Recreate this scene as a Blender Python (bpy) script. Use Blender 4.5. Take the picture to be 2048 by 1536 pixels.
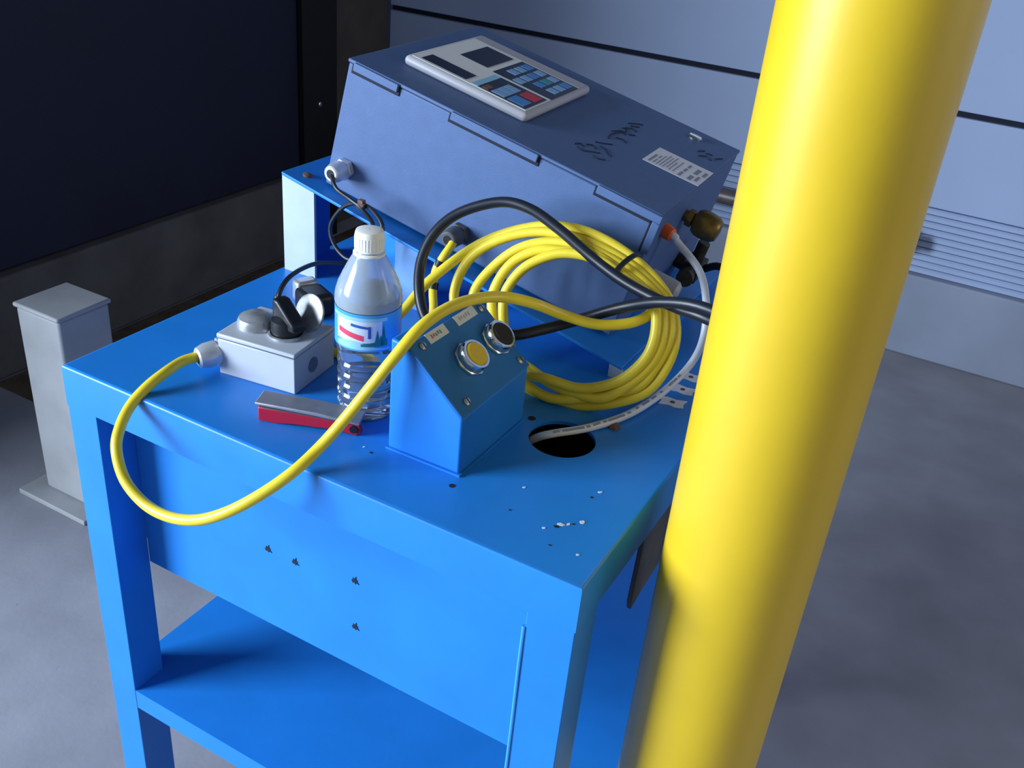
import bpy, bmesh, math, random
from mathutils import Matrix, Vector
random.seed(7)
for o in list(bpy.data.objects):
    bpy.data.objects.remove(o)
scene = bpy.context.scene
COL = scene.collection

# ------------------------------------------------------------------ camera
cam_data = bpy.data.cameras.new('camera')
cam_data.sensor_fit = 'HORIZONTAL'
cam_data.sensor_width = 36.0
cam_data.lens = 36.0 * 1950.0 / 2048.0
cam_data.clip_start = 0.02
camera = bpy.data.objects.new('camera', cam_data)
COL.objects.link(camera)
camera.matrix_world = Matrix(((0.869888, -0.304657, 0.387917, 0.203792),
                              (0.485626, 0.391242, -0.781727, -0.573656),
                              (0.086389, 0.868397, 0.488286, 1.319026),
                              (0, 0, 0, 1)))
scene.camera = camera

# ------------------------------------------------------------------ light
world = bpy.data.worlds.new('world')
scene.world = world
world.use_nodes = True
bg = world.node_tree.nodes['Background']
bg.inputs[0].default_value = (0.74, 0.84, 1.0, 1)
bg.inputs[1].default_value = 0.27


def area(name, loc, target, sx, sy, power, color):
    d = bpy.data.lights.new(name, 'AREA')
    d.shape = 'RECTANGLE'
    d.size = sx
    d.size_y = sy
    d.energy = power
    d.color = color
    o = bpy.data.objects.new(name, d)
    COL.objects.link(o)
    o.location = loc
    o.rotation_euler = (Vector(target) - Vector(loc)).to_track_quat('-Z', 'Y').to_euler()
    return o


# daylight pouring in through the open dock door, front left of the bench
area('dock_door_daylight', (-3.1, -2.6, 1.75), (-0.2, 0.15, 0.8), 1.8, 1.9, 385, (0.74, 0.87, 1.0))
# weak neutral light from the hall behind on the right
area('hall_light', (3.4, 0.9, 1.9), (0.1, 0.2, 0.8), 1.6, 1.4, 26, (1.0, 0.93, 0.84))

scene.view_settings.view_transform = 'Standard'
scene.view_settings.look = 'None'
scene.view_settings.gamma = 1.0
scene.view_settings.use_curve_mapping = False
scene.view_settings.exposure = 0.0


# ------------------------------------------------------------------ materials
def mat(name, col, rough=0.5, metal=0.0, spec=0.5, noise=0.0, nscale=40.0, bump=0.0, bscale=200.0,
        trans=0.0, ior=1.45, alpha=1.0, coat=0.0, wear=None, wear_scale=60.0, wear_amt=0.68):
    m = bpy.data.materials.new(name)
    m.use_nodes = True
    nt = m.node_tree
    b = nt.nodes['Principled BSDF']
    b.inputs['Base Color'].default_value = (*col, 1)
    b.inputs['Roughness'].default_value = rough
    b.inputs['Metallic'].default_value = metal
    b.inputs['Specular IOR Level'].default_value = spec
    b.inputs['Transmission Weight'].default_value = trans
    b.inputs['IOR'].default_value = ior
    b.inputs['Alpha'].default_value = alpha
    b.inputs['Coat Weight'].default_value = coat
    tc = nt.nodes.new('ShaderNodeTexCoord')
    last = None
    if noise > 0:
        n = nt.nodes.new('ShaderNodeTexNoise')
        n.inputs['Scale'].default_value = nscale
        n.inputs['Detail'].default_value = 6
        nt.links.new(tc.outputs['Object'], n.inputs['Vector'])
        r = nt.nodes.new('ShaderNodeMapRange')
        r.inputs['From Min'].default_value = 0.3
        r.inputs['From Max'].default_value = 0.7
        r.inputs['To Min'].default_value = 1 - noise
        r.inputs['To Max'].default_value = 1 + noise
        nt.links.new(n.outputs['Fac'], r.inputs['Value'])
        mx = nt.nodes.new('ShaderNodeVectorMath')
        mx.operation = 'SCALE'
        mx.inputs[0].default_value = col
        nt.links.new(r.outputs['Result'], mx.inputs['Scale'])
        last = mx.outputs['Vector']
        nt.links.new(last, b.inputs['Base Color'])
    if wear is not None:
        n = nt.nodes.new('ShaderNodeTexNoise')
        n.inputs['Scale'].default_value = wear_scale
        n.inputs['Detail'].default_value = 8
        n.inputs['Roughness'].default_value = 0.65
        nt.links.new(tc.outputs['Object'], n.inputs['Vector'])
        r = nt.nodes.new('ShaderNodeMapRange')
        r.inputs['From Min'].default_value = wear_amt
        r.inputs['From Max'].default_value = wear_amt + 0.03
        nt.links.new(n.outputs['Fac'], r.inputs['Value'])
        mx = nt.nodes.new('ShaderNodeMix')
        mx.data_type = 'RGBA'
        mx.inputs['A'].default_value = (*col, 1)
        mx.inputs['B'].default_value = (*wear, 1)
        nt.links.new(r.outputs['Result'], mx.inputs['Factor'])
        if last:
            nt.links.new(last, mx.inputs['A'])
        nt.links.new(mx.outputs['Result'], b.inputs['Base Color'])
    if bump > 0:
        n = nt.nodes.new('ShaderNodeTexNoise')
        n.inputs['Scale'].default_value = bscale
        n.inputs['Detail'].default_value = 3
        nt.links.new(tc.outputs['Object'], n.inputs['Vector'])
        bm_ = nt.nodes.new('ShaderNodeBump')
        bm_.inputs['Strength'].default_value = bump
        bm_.inputs['Distance'].default_value = 0.002
        nt.links.new(n.outputs['Fac'], bm_.inputs['Height'])
        nt.links.new(bm_.outputs['Normal'], b.inputs['Normal'])
    return m


M = dict(
    blue=mat('blue_enamel', (0.016, 0.222, 0.74), 0.34, noise=0.06, nscale=14, bump=0.05, bscale=120,
             wear=(0.55, 0.6, 0.7), wear_scale=90, wear_amt=0.775),
    box_blue=mat('blue_box_paint', (0.014, 0.20, 0.70), 0.42, noise=0.04, nscale=30),
    panel_blue=mat('blue_panel_paint', (0.018, 0.165, 0.52), 0.4, noise=0.05, nscale=30),
    pale=mat('bare_pale_metal', (0.42, 0.50, 0.64), 0.5, metal=0.1, noise=0.06, nscale=25),
    case=mat('slate_case_paint', (0.072, 0.132, 0.30), 0.55, noise=0.05, nscale=60, bump=0.12, bscale=900),
    case_shaded=mat('slate_shaded_paint', (0.065, 0.095, 0.21), 0.55, noise=0.05, nscale=60, bump=0.12, bscale=900),  # darker copy of the case paint with the lid's shade in it; unused
    gap=mat('dark_gasket_and_shade', (0.008, 0.012, 0.03), 0.8),  # near-black for gaskets and holes, also the shade strips under tabs
    bezel=mat('grey_bezel_plastic', (0.42, 0.42, 0.48), 0.45, noise=0.03),
    white=mat('white_plastic', (0.82, 0.84, 0.86), 0.4),
    paper=mat('white_paper', (0.72, 0.74, 0.82), 0.7, noise=0.04, nscale=80),
    ink=mat('grey_ink', (0.25, 0.27, 0.38), 0.8),
    ink_red=mat('red_ink', (0.55, 0.16, 0.25), 0.8),
    marker=mat('black_marker_ink', (0.015, 0.022, 0.05), 0.6),
    keyblack=mat('black_keypad_film', (0.006, 0.012, 0.04), 0.25),
    keyblue=mat('blue_key_film', (0.06, 0.25, 0.62), 0.35),
    keylight=mat('pale_blue_key_film', (0.22, 0.42, 0.72), 0.35),
    keyteal=mat('teal_key_film', (0.03, 0.30, 0.36), 0.35),
    keyred=mat('red_key_film', (0.55, 0.03, 0.05), 0.35),
    yellow_pole=mat('yellow_pole_paint', (0.78, 0.52, 0.014), 0.42, spec=0.7, coat=0.2, noise=0.05, nscale=8, bump=0.06, bscale=60,
                    wear=(0.10, 0.07, 0.02), wear_scale=70, wear_amt=0.79),
    yellow_cable=mat('yellow_cable_jacket', (0.84, 0.66, 0.045), 0.30, noise=0.04, nscale=60),
    black_cable=mat('black_cable_jacket', (0.012, 0.016, 0.028), 0.38, noise=0.1, nscale=60),
    black=mat('black_plastic', (0.010, 0.012, 0.018), 0.4),
    black_soft=mat('black_button_rubber', (0.018, 0.016, 0.015), 0.6),
    tube=mat('white_tubing', (0.66, 0.70, 0.80), 0.35),
    chrome=mat('chrome', (0.75, 0.76, 0.78), 0.16, metal=1.0),
    nickel=mat('satin_nickel', (0.66, 0.70, 0.78), 0.30, metal=0.45),
    weld_highlight=mat('weld_highlight_paint', (0.06, 0.38, 0.85), 0.35),  # lighter blue carries the lit-edge highlight in the paint
    steel=mat('zinc_steel', (0.55, 0.56, 0.58), 0.32, metal=1.0, noise=0.1, nscale=90),
    darksteel=mat('dark_bare_steel', (0.10, 0.105, 0.12), 0.55, metal=0.3, noise=0.15, nscale=40),
    brass=mat('dull_brass', (0.24, 0.155, 0.045), 0.38, metal=0.8, noise=0.25, nscale=120),
    bronze=mat('dark_bronze', (0.06, 0.05, 0.03), 0.5, metal=0.6, noise=0.3, nscale=120),
    orange=mat('orange_fitting_plastic', (0.75, 0.12, 0.02), 0.4),
    yellow_btn=mat('yellow_button_plastic', (0.80, 0.55, 0.005), 0.35),
    grey_box=mat('light_grey_box_paint', (0.50, 0.54, 0.62), 0.45, noise=0.03, nscale=40),
    grey_dark=mat('grey_knockout', (0.13, 0.17, 0.24), 0.6, noise=0.2, nscale=200),
    grey_flap=mat('worn_grey_metal_flap', (0.42, 0.44, 0.48), 0.38, metal=0.5, noise=0.25, nscale=110),
    red_grip=mat('red_grip_plastic', (0.42, 0.012, 0.04), 0.4),
    knife_grey=mat('brushed_knife_metal', (0.36, 0.38, 0.46), 0.4, metal=0.5, noise=0.1, nscale=90),
    bottle=mat('clear_bottle_plastic', (0.94, 0.97, 1.0), 0.04, trans=0.975, ior=1.30),
    milky_sheen=mat('sheen_bottle_plastic', (0.76, 0.87, 1.0), 0.09, trans=0.70, ior=1.3),  # milky tint stands in for daylight reflected on the upper shell
    water=mat('clear_water', (0.97, 0.99, 1.0), 0.0, trans=1.0, ior=1.33),
    cap=mat('white_cap_plastic', (0.90, 0.91, 0.92), 0.4),
    lab_blue=mat('label_blue', (0.06, 0.36, 0.78), 0.35),
    lab_pale=mat('label_pale_blue', (0.30, 0.60, 0.86), 0.35),
    lab_white=mat('label_white', (0.62, 0.70, 0.88), 0.35),
    lab_navy=mat('label_navy', (0.02, 0.10, 0.45), 0.35),
    lab_red=mat('label_red', (0.72, 0.06, 0.14), 0.35),
    lab_green=mat('label_green', (0.01, 0.18, 0.20), 0.35),
    rust=mat('rusty_bolt', (0.16, 0.09, 0.08), 0.8, noise=0.3, nscale=200),
    concrete=mat('grey_floor_concrete', (0.28, 0.285, 0.335), 0.75, noise=0.16, nscale=5, bump=0.15, bscale=90,
                 wear=(0.10, 0.09, 0.10), wear_scale=14, wear_amt=0.70),
    kerb=mat('dirty_kerb_concrete', (0.085, 0.083, 0.085), 0.9, noise=0.25, nscale=7, bump=0.3, bscale=60),
    kerb_paint=mat('grey_blue_kerb_paint', (0.27, 0.31, 0.42), 0.7, noise=0.08, nscale=6, bump=0.1, bscale=60),
    dirt=mat('brown_floor_dirt', (0.10, 0.07, 0.045), 0.95, noise=0.4, nscale=18, bump=0.5, bscale=50),
    navy_panel=mat('navy_wall_panel', (0.006, 0.009, 0.030), 0.6, noise=0.15, nscale=3),
    black_frame=mat('black_door_frame', (0.003, 0.003, 0.004), 0.6),
    brown_wall=mat('brown_grey_wall', (0.07, 0.06, 0.055), 0.85, noise=0.2, nscale=8),
    white_wall=mat('pale_wall_sheet', (0.38, 0.48, 0.72), 0.55, noise=0.03, nscale=4),
    ceiling=mat('dark_ceiling', (0.10, 0.10, 0.10), 0.9, noise=0.1, nscale=2),
    post=mat('grey_post_paint', (0.34, 0.35, 0.37), 0.6, noise=0.1, nscale=12),
    pale_blue=mat('pale_blue_paint', (0.16, 0.33, 0.66), 0.5, noise=0.08, nscale=40),  # paler blue than the rest of the stand
    pipe=mat('brown_grey_pipe', (0.16, 0.14, 0.14), 0.4, metal=0.4, noise=0.15, nscale=30),
)


# ------------------------------------------------------------------ mesh helpers
class MB:
    def __init__(self, xf=None):
        self.v = []
        self.f = []
        self.xf = xf or Matrix.Identity(4)

    def add(self, vs, fs, xf=None):
        n = len(self.v)
        t = self.xf @ xf if xf is not None else self.xf
        self.v += [t @ Vector(p) for p in vs]
        self.f += [tuple(i + n for i in f) for f in fs]
        return self

    def box(self, x0, x1, y0, y1, z0, z1, xf=None):
        vs = [(x, y, z) for x in (x0, x1) for y in (y0, y1) for z in (z0, z1)]
        return self.add(vs, [(0, 1, 3, 2), (4, 6, 7, 5), (0, 4, 5, 1), (2, 3, 7, 6), (0, 2, 6, 4), (1, 5, 7, 3)], xf)

    def prism(self, poly, axis, a, b, xf=None):
        """extrude a 2-D polygon along an axis; poly holds the two other coordinates in xyz order"""
        def mk(p, t):
            c = list(p)
            c.insert('xyz'.index(axis), t)
            return tuple(c)
        n = len(poly)
        vs = [mk(p, a) for p in poly] + [mk(p, b) for p in poly]
        fs = [tuple(range(n)), tuple(range(2 * n - 1, n - 1, -1))]
        fs += [(i, i + n, (i + 1) % n + n, (i + 1) % n) for i in range(n)]
        return self.add(vs, fs, xf)

    def lathe(self, prof, seg=24, xf=None, cap=True):
        vs = []
        fs = []
        for r, z in prof:
            for i in range(seg):
                a = 2 * math.pi * i / seg
                vs.append((r * math.cos(a), r * math.sin(a), z))
        for k in range(len(prof) - 1):
            for i in range(seg):
                j = (i + 1) % seg
                fs.append((k * seg + i, k * seg + j, (k + 1) * seg + j, (k + 1) * seg + i))
        if cap:
            fs.append(tuple(range(seg - 1, -1, -1)))
            m = (len(prof) - 1) * seg
            fs.append(tuple(range(m, m + seg)))
        return self.add(vs, fs, xf)

    def tube(self, pts, r, seg=12, smooth=6, xf=None, taper=None):
        pts = [Vector(p) for p in pts]
        if smooth:
            P = [2 * pts[0] - pts[1]] + pts + [2 * pts[-1] - pts[-2]]
            out = []
            for i in range(1, len(P) - 2):
                p0, p1, p2, p3 = P[i - 1:i + 3]
                for k in range(smooth):
                    t = k / smooth
                    out.append(0.5 * ((2 * p1) + (p2 - p0) * t + (2 * p0 - 5 * p1 + 4 * p2 - p3) * t * t
                                      + (3 * p1 - p0 - 3 * p2 + p3) * t ** 3))
            out.append(pts[-1])
            pts = out
        vs = []
        fs = []
        nrm = None
        n = len(pts)
        for i, p in enumerate(pts):
            d = (pts[min(i + 1, n - 1)] - pts[max(i - 1, 0)]).normalized()
            if nrm is None:
                nrm = d.orthogonal().normalized()
            nrm = (nrm - d * nrm.dot(d)).normalized()
            b = d.cross(nrm)
            for k in range(seg):
                a = 2 * math.pi * k / seg
                vs.append(p + (nrm * math.cos(a) + b * math.sin(a)) * r)
        for i in range(n - 1):
            for k in range(seg):
                j = (k + 1) % seg
                fs.append((i * seg + k, i * seg + j, (i + 1) * seg + j, (i + 1) * seg + k))
        fs.append(tuple(range(seg - 1, -1, -1)))
        fs.append(tuple(range((n - 1) * seg, n * seg)))
        return self.add(vs, fs, xf)

    def sphere(self, r, c=(0, 0, 0), sx=1, sy=1, sz=1, seg=20, rings=12, xf=None):
        prof = [(max(r * math.sin(math.pi * k / rings), 1e-4), -r * math.cos(math.pi * k / rings)) for k in range(rings + 1)]
        t = Matrix.Translation(c) @ Matrix.Diagonal((sx, sy, sz, 1))
        return self.lathe(prof, seg, (xf @ t) if xf is not None else t)


def axis_xf(loc, direction, roll=0.0):
    """local +Z laid along direction"""
    q = Vector(direction).to_track_quat('Z', 'Y')
    return Matrix.Translation(loc) @ q.to_matrix().to_4x4() @ Matrix.Rotation(roll, 4, 'Z')


def build(name, mb, material, parent=None, bevel=0.0, bseg=2, smooth=True, angle=35):
    me = bpy.data.meshes.new(name)
    me.from_pydata([tuple(v) for v in mb.v], [], mb.f)
    bm = bmesh.new()
    bm.from_mesh(me)
    bmesh.ops.recalc_face_normals(bm, faces=bm.faces)
    bm.to_mesh(me)
    bm.free()
    me.materials.append(M[material] if isinstance(material, str) else material)
    o = bpy.data.objects.new(name, me)
    COL.objects.link(o)
    if smooth:
        me.shade_smooth()
        me.set_sharp_from_angle(angle=math.radians(angle))
    if bevel > 0:
        md = o.modifiers.new('bevel', 'BEVEL')
        md.width = bevel
        md.segments = bseg
        md.limit_method = 'ANGLE'
        md.angle_limit = math.radians(35)
        md.harden_normals = False
    if parent is not None:
        o.parent = parent
        if parent.get('_local'):
            pass
        else:
            o.matrix_parent_inverse = root_matrix(parent).inverted()
    return o


def root_matrix(p):
    m = p.matrix_basis.copy()
    if p.parent is not None:
        m = root_matrix(p.parent) @ p.matrix_parent_inverse @ m
    return m


def thing(name, label, cat, loc, group=None):
    o = bpy.data.objects.new(name, None)
    COL.objects.link(o)
    o.empty_display_size = 0.03
    o.matrix_basis = Matrix.Translation(loc)
    o['label'] = label
    o['category'] = cat
    if group:
        o['group'] = group
    return o


def tag(o, label, cat, group=None):
    o['label'] = label
    o['category'] = cat
    if group:
        o['group'] = group
    return o


def struct(o):
    o['kind'] = 'structure'
    return o


def plab(o, label):
    o['label'] = label
    return o


def instance(src, name, parent, delta):
    c = src.copy()
    c.name = name
    COL.objects.link(c)
    c.parent = parent
    c.matrix_parent_inverse = src.matrix_parent_inverse.copy()
    c.matrix_basis = Matrix.Translation(delta) @ src.matrix_basis
    return c


# ------------------------------------------------------------------ the setting
mb = MB().box(-4.5, 4.5, -5.0, 2.5, -0.12, 0.0)
struct(build('floor', mb, 'concrete', smooth=False))
struct(build('ceiling', MB().box(-4.5, 4.5, -2.2, 2.7, 3.6, 3.75), 'ceiling', smooth=False))

wl = struct(build('wall_left', MB().box(-2.15, -1.97, -0.45, 2.5, 0.0, 3.6), 'brown_wall', smooth=False))
pz = [0.268, 1.45, 2.62, 3.58]
for i in range(3):
    build('panel', MB().box(-1.97, -1.925, -0.42, 1.945, pz[i] + 0.002, pz[i + 1] - 0.004), 'navy_panel', wl, bevel=0.003)
fr = build('door_frame', MB().box(-1.97, -1.905, 1.949, 2.122, 0.0, 3.58), 'black_frame', wl, bevel=0.003)
for z in (0.484, 0.95, 1.6):
    build('bolt', MB().lathe([(0.009, 0), (0.009, 0.004), (0.006, 0.006)], 10, axis_xf((-1.905, 2.028, z), (1, 0, 0))), 'steel', fr)
struct(build('trim_1', MB().box(-1.97, -1.895, -0.45, 1.945, 0.0, 0.266), 'kerb', bevel=0.008))

wb = struct(build('wall_back', MB().box(-2.15, 4.5, 2.56, 2.7, 0.0, 3.6), 'white_wall', smooth=False))
# smooth sheets with a dark joint, ribbed strip under them
for (z0, z1) in ((0.468, 0.735), (0.752, 1.42), (1.432, 2.1), (2.112, 2.85), (2.862, 3.58)):
    for (x0, x1) in ((-1.96, -0.02), (-0.012, 1.9), (1.908, 4.4)):
        build('panel', MB().box(x0, x1, 2.5, 2.56, z0, z1), 'white_wall', wb, bevel=0.003)
build('joint_strip', MB().box(-1.96, 4.4, 2.515, 2.56, 0.735, 0.752), 'gap', wb)
z = 0.262
src = None
k = 0
while z < 0.46:
    d = 0.0 if k % 2 else 0.004
    o = build('rib', MB().prism([(2.505, z), (2.56, z), (2.56, z + 0.0165), (2.511, z + 0.0165), (2.505, z + 0.011)], 'x', -1.96, 4.4), 'white_wall', wb)
    z += 0.0205
    k += 1
struct(build('trim_2', MB().box(-1.96, 4.4, 2.475, 2.6, 0.0, 0.26), 'kerb_paint', bevel=0.006))

# pipe running along the back wall
pp = build('pipe', MB().lathe([(0.026, 0), (0.026, 1.55)], 24, axis_xf((-1.55, 2.45, 0.37), (1, 0, 0))), 'pipe')
tag(pp, 'brown grey horizontal pipe along the foot of the pale back wall', 'pipe')
build('coupling', MB().lathe([(0.026, -.03), (0.033, -.03), (0.033, .03), (0.026, .03)], 24, axis_xf((-0.06, 2.45, 0.37), (1, 0, 0))), 'pipe', pp, bevel=.002)
for x in (-1.3, -0.35):
    build('pipe_clip', MB().box(x - .012, x + .012, 2.42, 2.505, 0.338, 0.402), 'steel', pp, bevel=.004)

# short grey post far left
t = thing('guard_post', 'short pale grey post standing on the floor left of the bench', 'post', (-1.36, 0.56, 0))
build('post_shaft', MB().box(-1.42, -1.30, 0.5, 0.62, 0.012, 0.44), 'post', t, bevel=0.006)
build('base_plate', MB().box(-1.46, -1.26, 0.46, 0.66, 0.0, 0.012), 'post', t, bevel=0.002)
build('post_cap', MB().box(-1.424, -1.296, 0.496, 0.624, 0.44, 0.45), 'post', t, bevel=0.004)

# dirt swept against the kerb
mb = MB()
nx, ny = 14, 60
vs = []
for j in range(ny + 1):
    for i in range(nx + 1):
        x = -1.893 + 0.62 * i / nx
        y = 0.72 + 1.70 * j / ny
        e = math.sin(math.pi * min(1, (i / nx) * 1.0) * 0.98 + 0.02) * min(1, j / 6, (ny - j) / 6)
        h = 0.028 * e * (0.5 + 0.5 * math.sin(y * 9 + i * 0.9) * math.cos(x * 21 + y * 4)) + random.uniform(0, 0.006) * e
        vs.append((x, y, 0.001 + max(0, h)))
fs = [(j * (nx + 1) + i, j * (nx + 1) + i + 1, (j + 1) * (nx + 1) + i + 1, (j + 1) * (nx + 1) + i) for j in range(ny) for i in range(nx)]
mb.add(vs, fs)
o = build('dirt', mb, 'dirt', angle=60)
o['kind'] = 'stuff'
tag(o, 'low heap of brown dirt swept along the dark kerb', 'dirt')

# ------------------------------------------------------------------ workbench
wbn = thing('workbench', 'bright blue steel workbench with a lower shelf, worn paint and punched holes', 'workbench', (-0.303, 0.375, 0))
TW, TD = -0.605, 0.75
hx, hy, hr = -0.114, 0.191, 0.034
hs = 0.046


def plate_with_hole(mb, x0, x1, y0, y1, z0, z1, cx, cy, r, s, n=40):
    ring = []
    sq = []
    for i in range(n):
        a = 2 * math.pi * i / n
        c, q = math.cos(a), math.sin(a)
        k = s / max(abs(c), abs(q))
        ring.append((cx + r * c, cy + r * q))
        sq.append((cx + k * c, cy + k * q))
    vs = []
    for zz in (z0, z1):
        vs += [(x, y, zz) for x, y in ring] + [(x, y, zz) for x, y in sq]
    fs = []
    for i in range(n):
        j = (i + 1) % n
        fs.append((2 * n + i, 3 * n + i, 3 * n + j, 2 * n + j))
        fs.append((i, j, n + j, n + i))
        fs.append((i, 2 * n + i, 2 * n + j, j))
    mb.add(vs, fs)
    for (a0, a1, b0, b1) in ((x0, cx - s, y0, y1), (cx + s, x1, y0, y1), (cx - s, cx + s, y0, cy - s), (cx - s, cx + s, cy + s, y1)):
        mb.add([(a0, b0, z1), (a1, b0, z1), (a1, b1, z1), (a0, b1, z1), (a0, b0, z0), (a1, b0, z0), (a1, b1, z0), (a0, b1, z0)],
               [(0, 1, 2, 3), (7, 6, 5, 4)])


mb = MB()
e = 0.0035
plate_with_hole(mb, TW + e, -e, e, TD - e, 0.796, 0.800, hx, hy, hr, hs)
# folded skirt with a small rounded fold
prof = [(0.0, 0.752), (0.0, 0.7965), (0.0005, 0.7982), (0.0018, 0.7995), (0.0035, 0.800), (0.0035, 0.796), (0.003, 0.752)]


def skirt(mb, x0, x1, y0, y1):
    loops = []
    vs = []
    for d, z in prof:
        vs += [(x0 + d, y0 + d, z), (x1 - d, y0 + d, z), (x1 - d, y1 - d, z), (x0 + d, y1 - d, z)]
    fs = []
    n = len(prof)
    for k in range(n):
        k2 = (k + 1) % n
        for i in range(4):
            j = (i + 1) % 4
            fs.append((k * 4 + i, k * 4 + j, k2 * 4 + j, k2 * 4 + i))
    mb.add(vs, fs)


skirt(mb, TW, 0.0, 0.0, TD)
top = build('bench_top', mb, 'blue', wbn, angle=50)
# small punched holes, bolt, chips and tape on the top
for (x, y, r) in ((-0.157, 0.207, 0.0042), (-0.160, 0.058, 0.003)):
    build('bolt_hole', MB().lathe([(r, 0.7999), (r, 0.8003)], 12, Matrix.Translation((x, y, 0))), 'gap', top)
build('bolt_head', MB().lathe([(0.0065, 0), (0.0065, 0.003), (0.004, 0.0045)], 6, Matrix.Translation((-0.080, 0.243, 0.80))), 'rust', top)
for (x, y, a) in ((-0.049, 0.330, 0.2), (-0.050, 0.364, 0.1), (-0.0525, 0.398, 0.15)):
    pol = [(-.014, -.009), (-.004, -.007), (.004, -.010), (.013, -.008), (.012, .001), (.015, .009), (.003, .007), (-.006, .0095), (-.015, .008), (-.012, 0)]
    x_ = Matrix.Translation((x, y, 0.8)) @ Matrix.Rotation(a, 4, 'Z')
    build('tape_remnant', MB().prism(pol, 'z', 0.0, 0.0006, x_), 'paper', top, smooth=False)
    build('tape_hole', MB().lathe([(0.0028, 0.0006), (0.0028, 0.0010)], 8, x_), 'darksteel', top)
for (x, y, s, a, m) in ((-0.052, 0.065, 1.0, .3, 'paper'), (-0.047, 0.069, .6, 1.3, 'paper'), (-0.054, 0.060, .8, .3, 'gap'), (-0.038, 0.079, 1.0, 1.2, 'paper'),
                        (-0.044, 0.130, .7, .7, 'paper'), (-0.047, 0.118, .6, .2, 'gap'), (-0.062, 0.052, .5, .2, 'paper'), (-0.022, 0.036, .5, .4, 'paper'),
                        (-0.105, 0.095, .5, .9, 'paper'), (-0.099, 0.057, .4, .6, 'gap'), (-0.047, 0.034, .4, .1, 'gap'),
                        (-0.251, 0.058, .6, .1, 'gap'), (-0.262, 0.062, .5, .8, 'paper'), (-0.043, 0.072, .4, .8, 'gap')):
    pol = [(0.0035 * s * (0.6 + 0.6 * random.random()) * math.cos(q), 0.0024 * s * (0.6 + 0.6 * random.random()) * math.sin(q)) for q in [k * 2 * math.pi / 7 for k in range(7)]]
    build('paint_chip', MB().prism(pol, 'z', 0.7998, 0.8004, Matrix.Translation((x, y, 0)) @ Matrix.Rotation(a, 4, 'Z')), m, top, smooth=False)

for (x0, x1, y0, y1) in ((-0.6045, -0.562, 0.0005, 0.046), (-0.046, -0.0005, 0.0005, 0.046), (-0.6045, -0.562, 0.704, 0.7495), (-0.046, -0.0005, 0.704, 0.7495)):
    build('leg', MB().box(x0, x1, y0, y1, 0.0, 0.796), 'blue', wbn, bevel=0.001)
ap = build('front_apron', MB().box(-0.562, -0.046, 0.046, 0.050, 0.527, 0.795), 'blue', wbn)
for (x, z) in ((-0.374, 0.634), (-0.337, 0.634), (-0.259, 0.647), (-0.258, 0.585)):
    pol = []
    for k in range(14):
        q = k * 2 * math.pi / 14
        r = 0.0026 if k % 2 == 0 else 0.0042
        if k % 5 == 3:
            r *= 1.5
        pol.append((r * math.cos(q), r * math.sin(q)))
    build('punched_hole', MB().prism([(x + a, z + b) for a, b in pol], 'y', 0.0454, 0.0462), 'gap', ap, smooth=False)
build('added_left_apron', MB().box(-0.602, -0.598, 0.046, 0.704, 0.527, 0.795), 'blue', wbn)  # unseen side sheet, added to keep light off the lower pole
build('rear_apron', MB().box(-0.562, -0.046, 0.712, 0.716, 0.60, 0.795), 'blue', wbn)
sh = MB().box(-0.602, -0.001, 0.001, 0.749, 0.347, 0.350)
sh.box(-0.602, -0.001, 0.001, 0.003, 0.320, 0.347).box(-0.602, -0.001, 0.747, 0.749, 0.320, 0.347)
sh.box(-0.602, -0.600, 0.003, 0.747, 0.320, 0.347).box(-0.003, -0.001, 0.003, 0.747, 0.320, 0.347)
build('lower_shelf', sh, 'blue', wbn)
build('weld_highlight_bead', MB().tube([(-.0470, .0008, .735), (-.0472, .0004, .69), (-.0470, .0006, .62), (-.0471, .0004, .56), (-.047, .0006, .50)], .0019, 8, 4), 'weld_highlight', wbn)  # bead added along the seam to draw the lit leg edge
# closed wiring trough hung under the round hole
tr = MB()
tr.box(-0.19, -0.05, 0.10, 0.104, 0.655, 0.7955).box(-0.19, -0.05, 0.346, 0.35, 0.655, 0.7955)
tr.box(-0.19, -0.186, 0.104, 0.346, 0.655, 0.7955).box(-0.054, -0.05, 0.104, 0.346, 0.655, 0.7955).box(-0.19, -0.05, 0.10, 0.35, 0.651, 0.655)
plab(build('wiring_trough', tr, 'darksteel', wbn), 'dark steel trough under the round hole')
# dark gusset blade hanging under the right edge
pol = [(0.168, 0.757), (0.168, 0.72), (0.163, 0.662), (0.167, 0.649), (0.19, 0.655), (0.245, 0.66), (0.31, 0.74), (0.31, 0.757)]
plab(build('bracket', MB().prism(pol, 'x', -0.010, -0.005), 'darksteel', wbn, bevel=0.001), 'dark bare steel bracket plate under the right edge')

# ------------------------------------------------------------------ yellow pole
PX, PY, PR = 0.0915, 0.1275, 0.0648
t = thing('bollard_pole', 'thick glossy yellow steel pole with chipped paint standing right of the bench', 'pole', (PX, PY, 0))
build('pole_shaft', MB().lathe([(PR, 0.012), (PR, 1.9)], 72, Matrix.Translation((PX, PY, 0))), 'yellow_pole', t)
build('base_plate', MB().box(PX - .0, PX + .13, PY - .12, PY + .12, 0, 0.012).box(PX - .0845, PX, PY - .12, PY + .12, 0, 0.012), 'yellow_pole', t, bevel=.002)
build('pole_cap', MB().sphere(PR, (PX, PY, 1.9), 1, 1, .45, 48, 16), 'yellow_pole', t)

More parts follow.
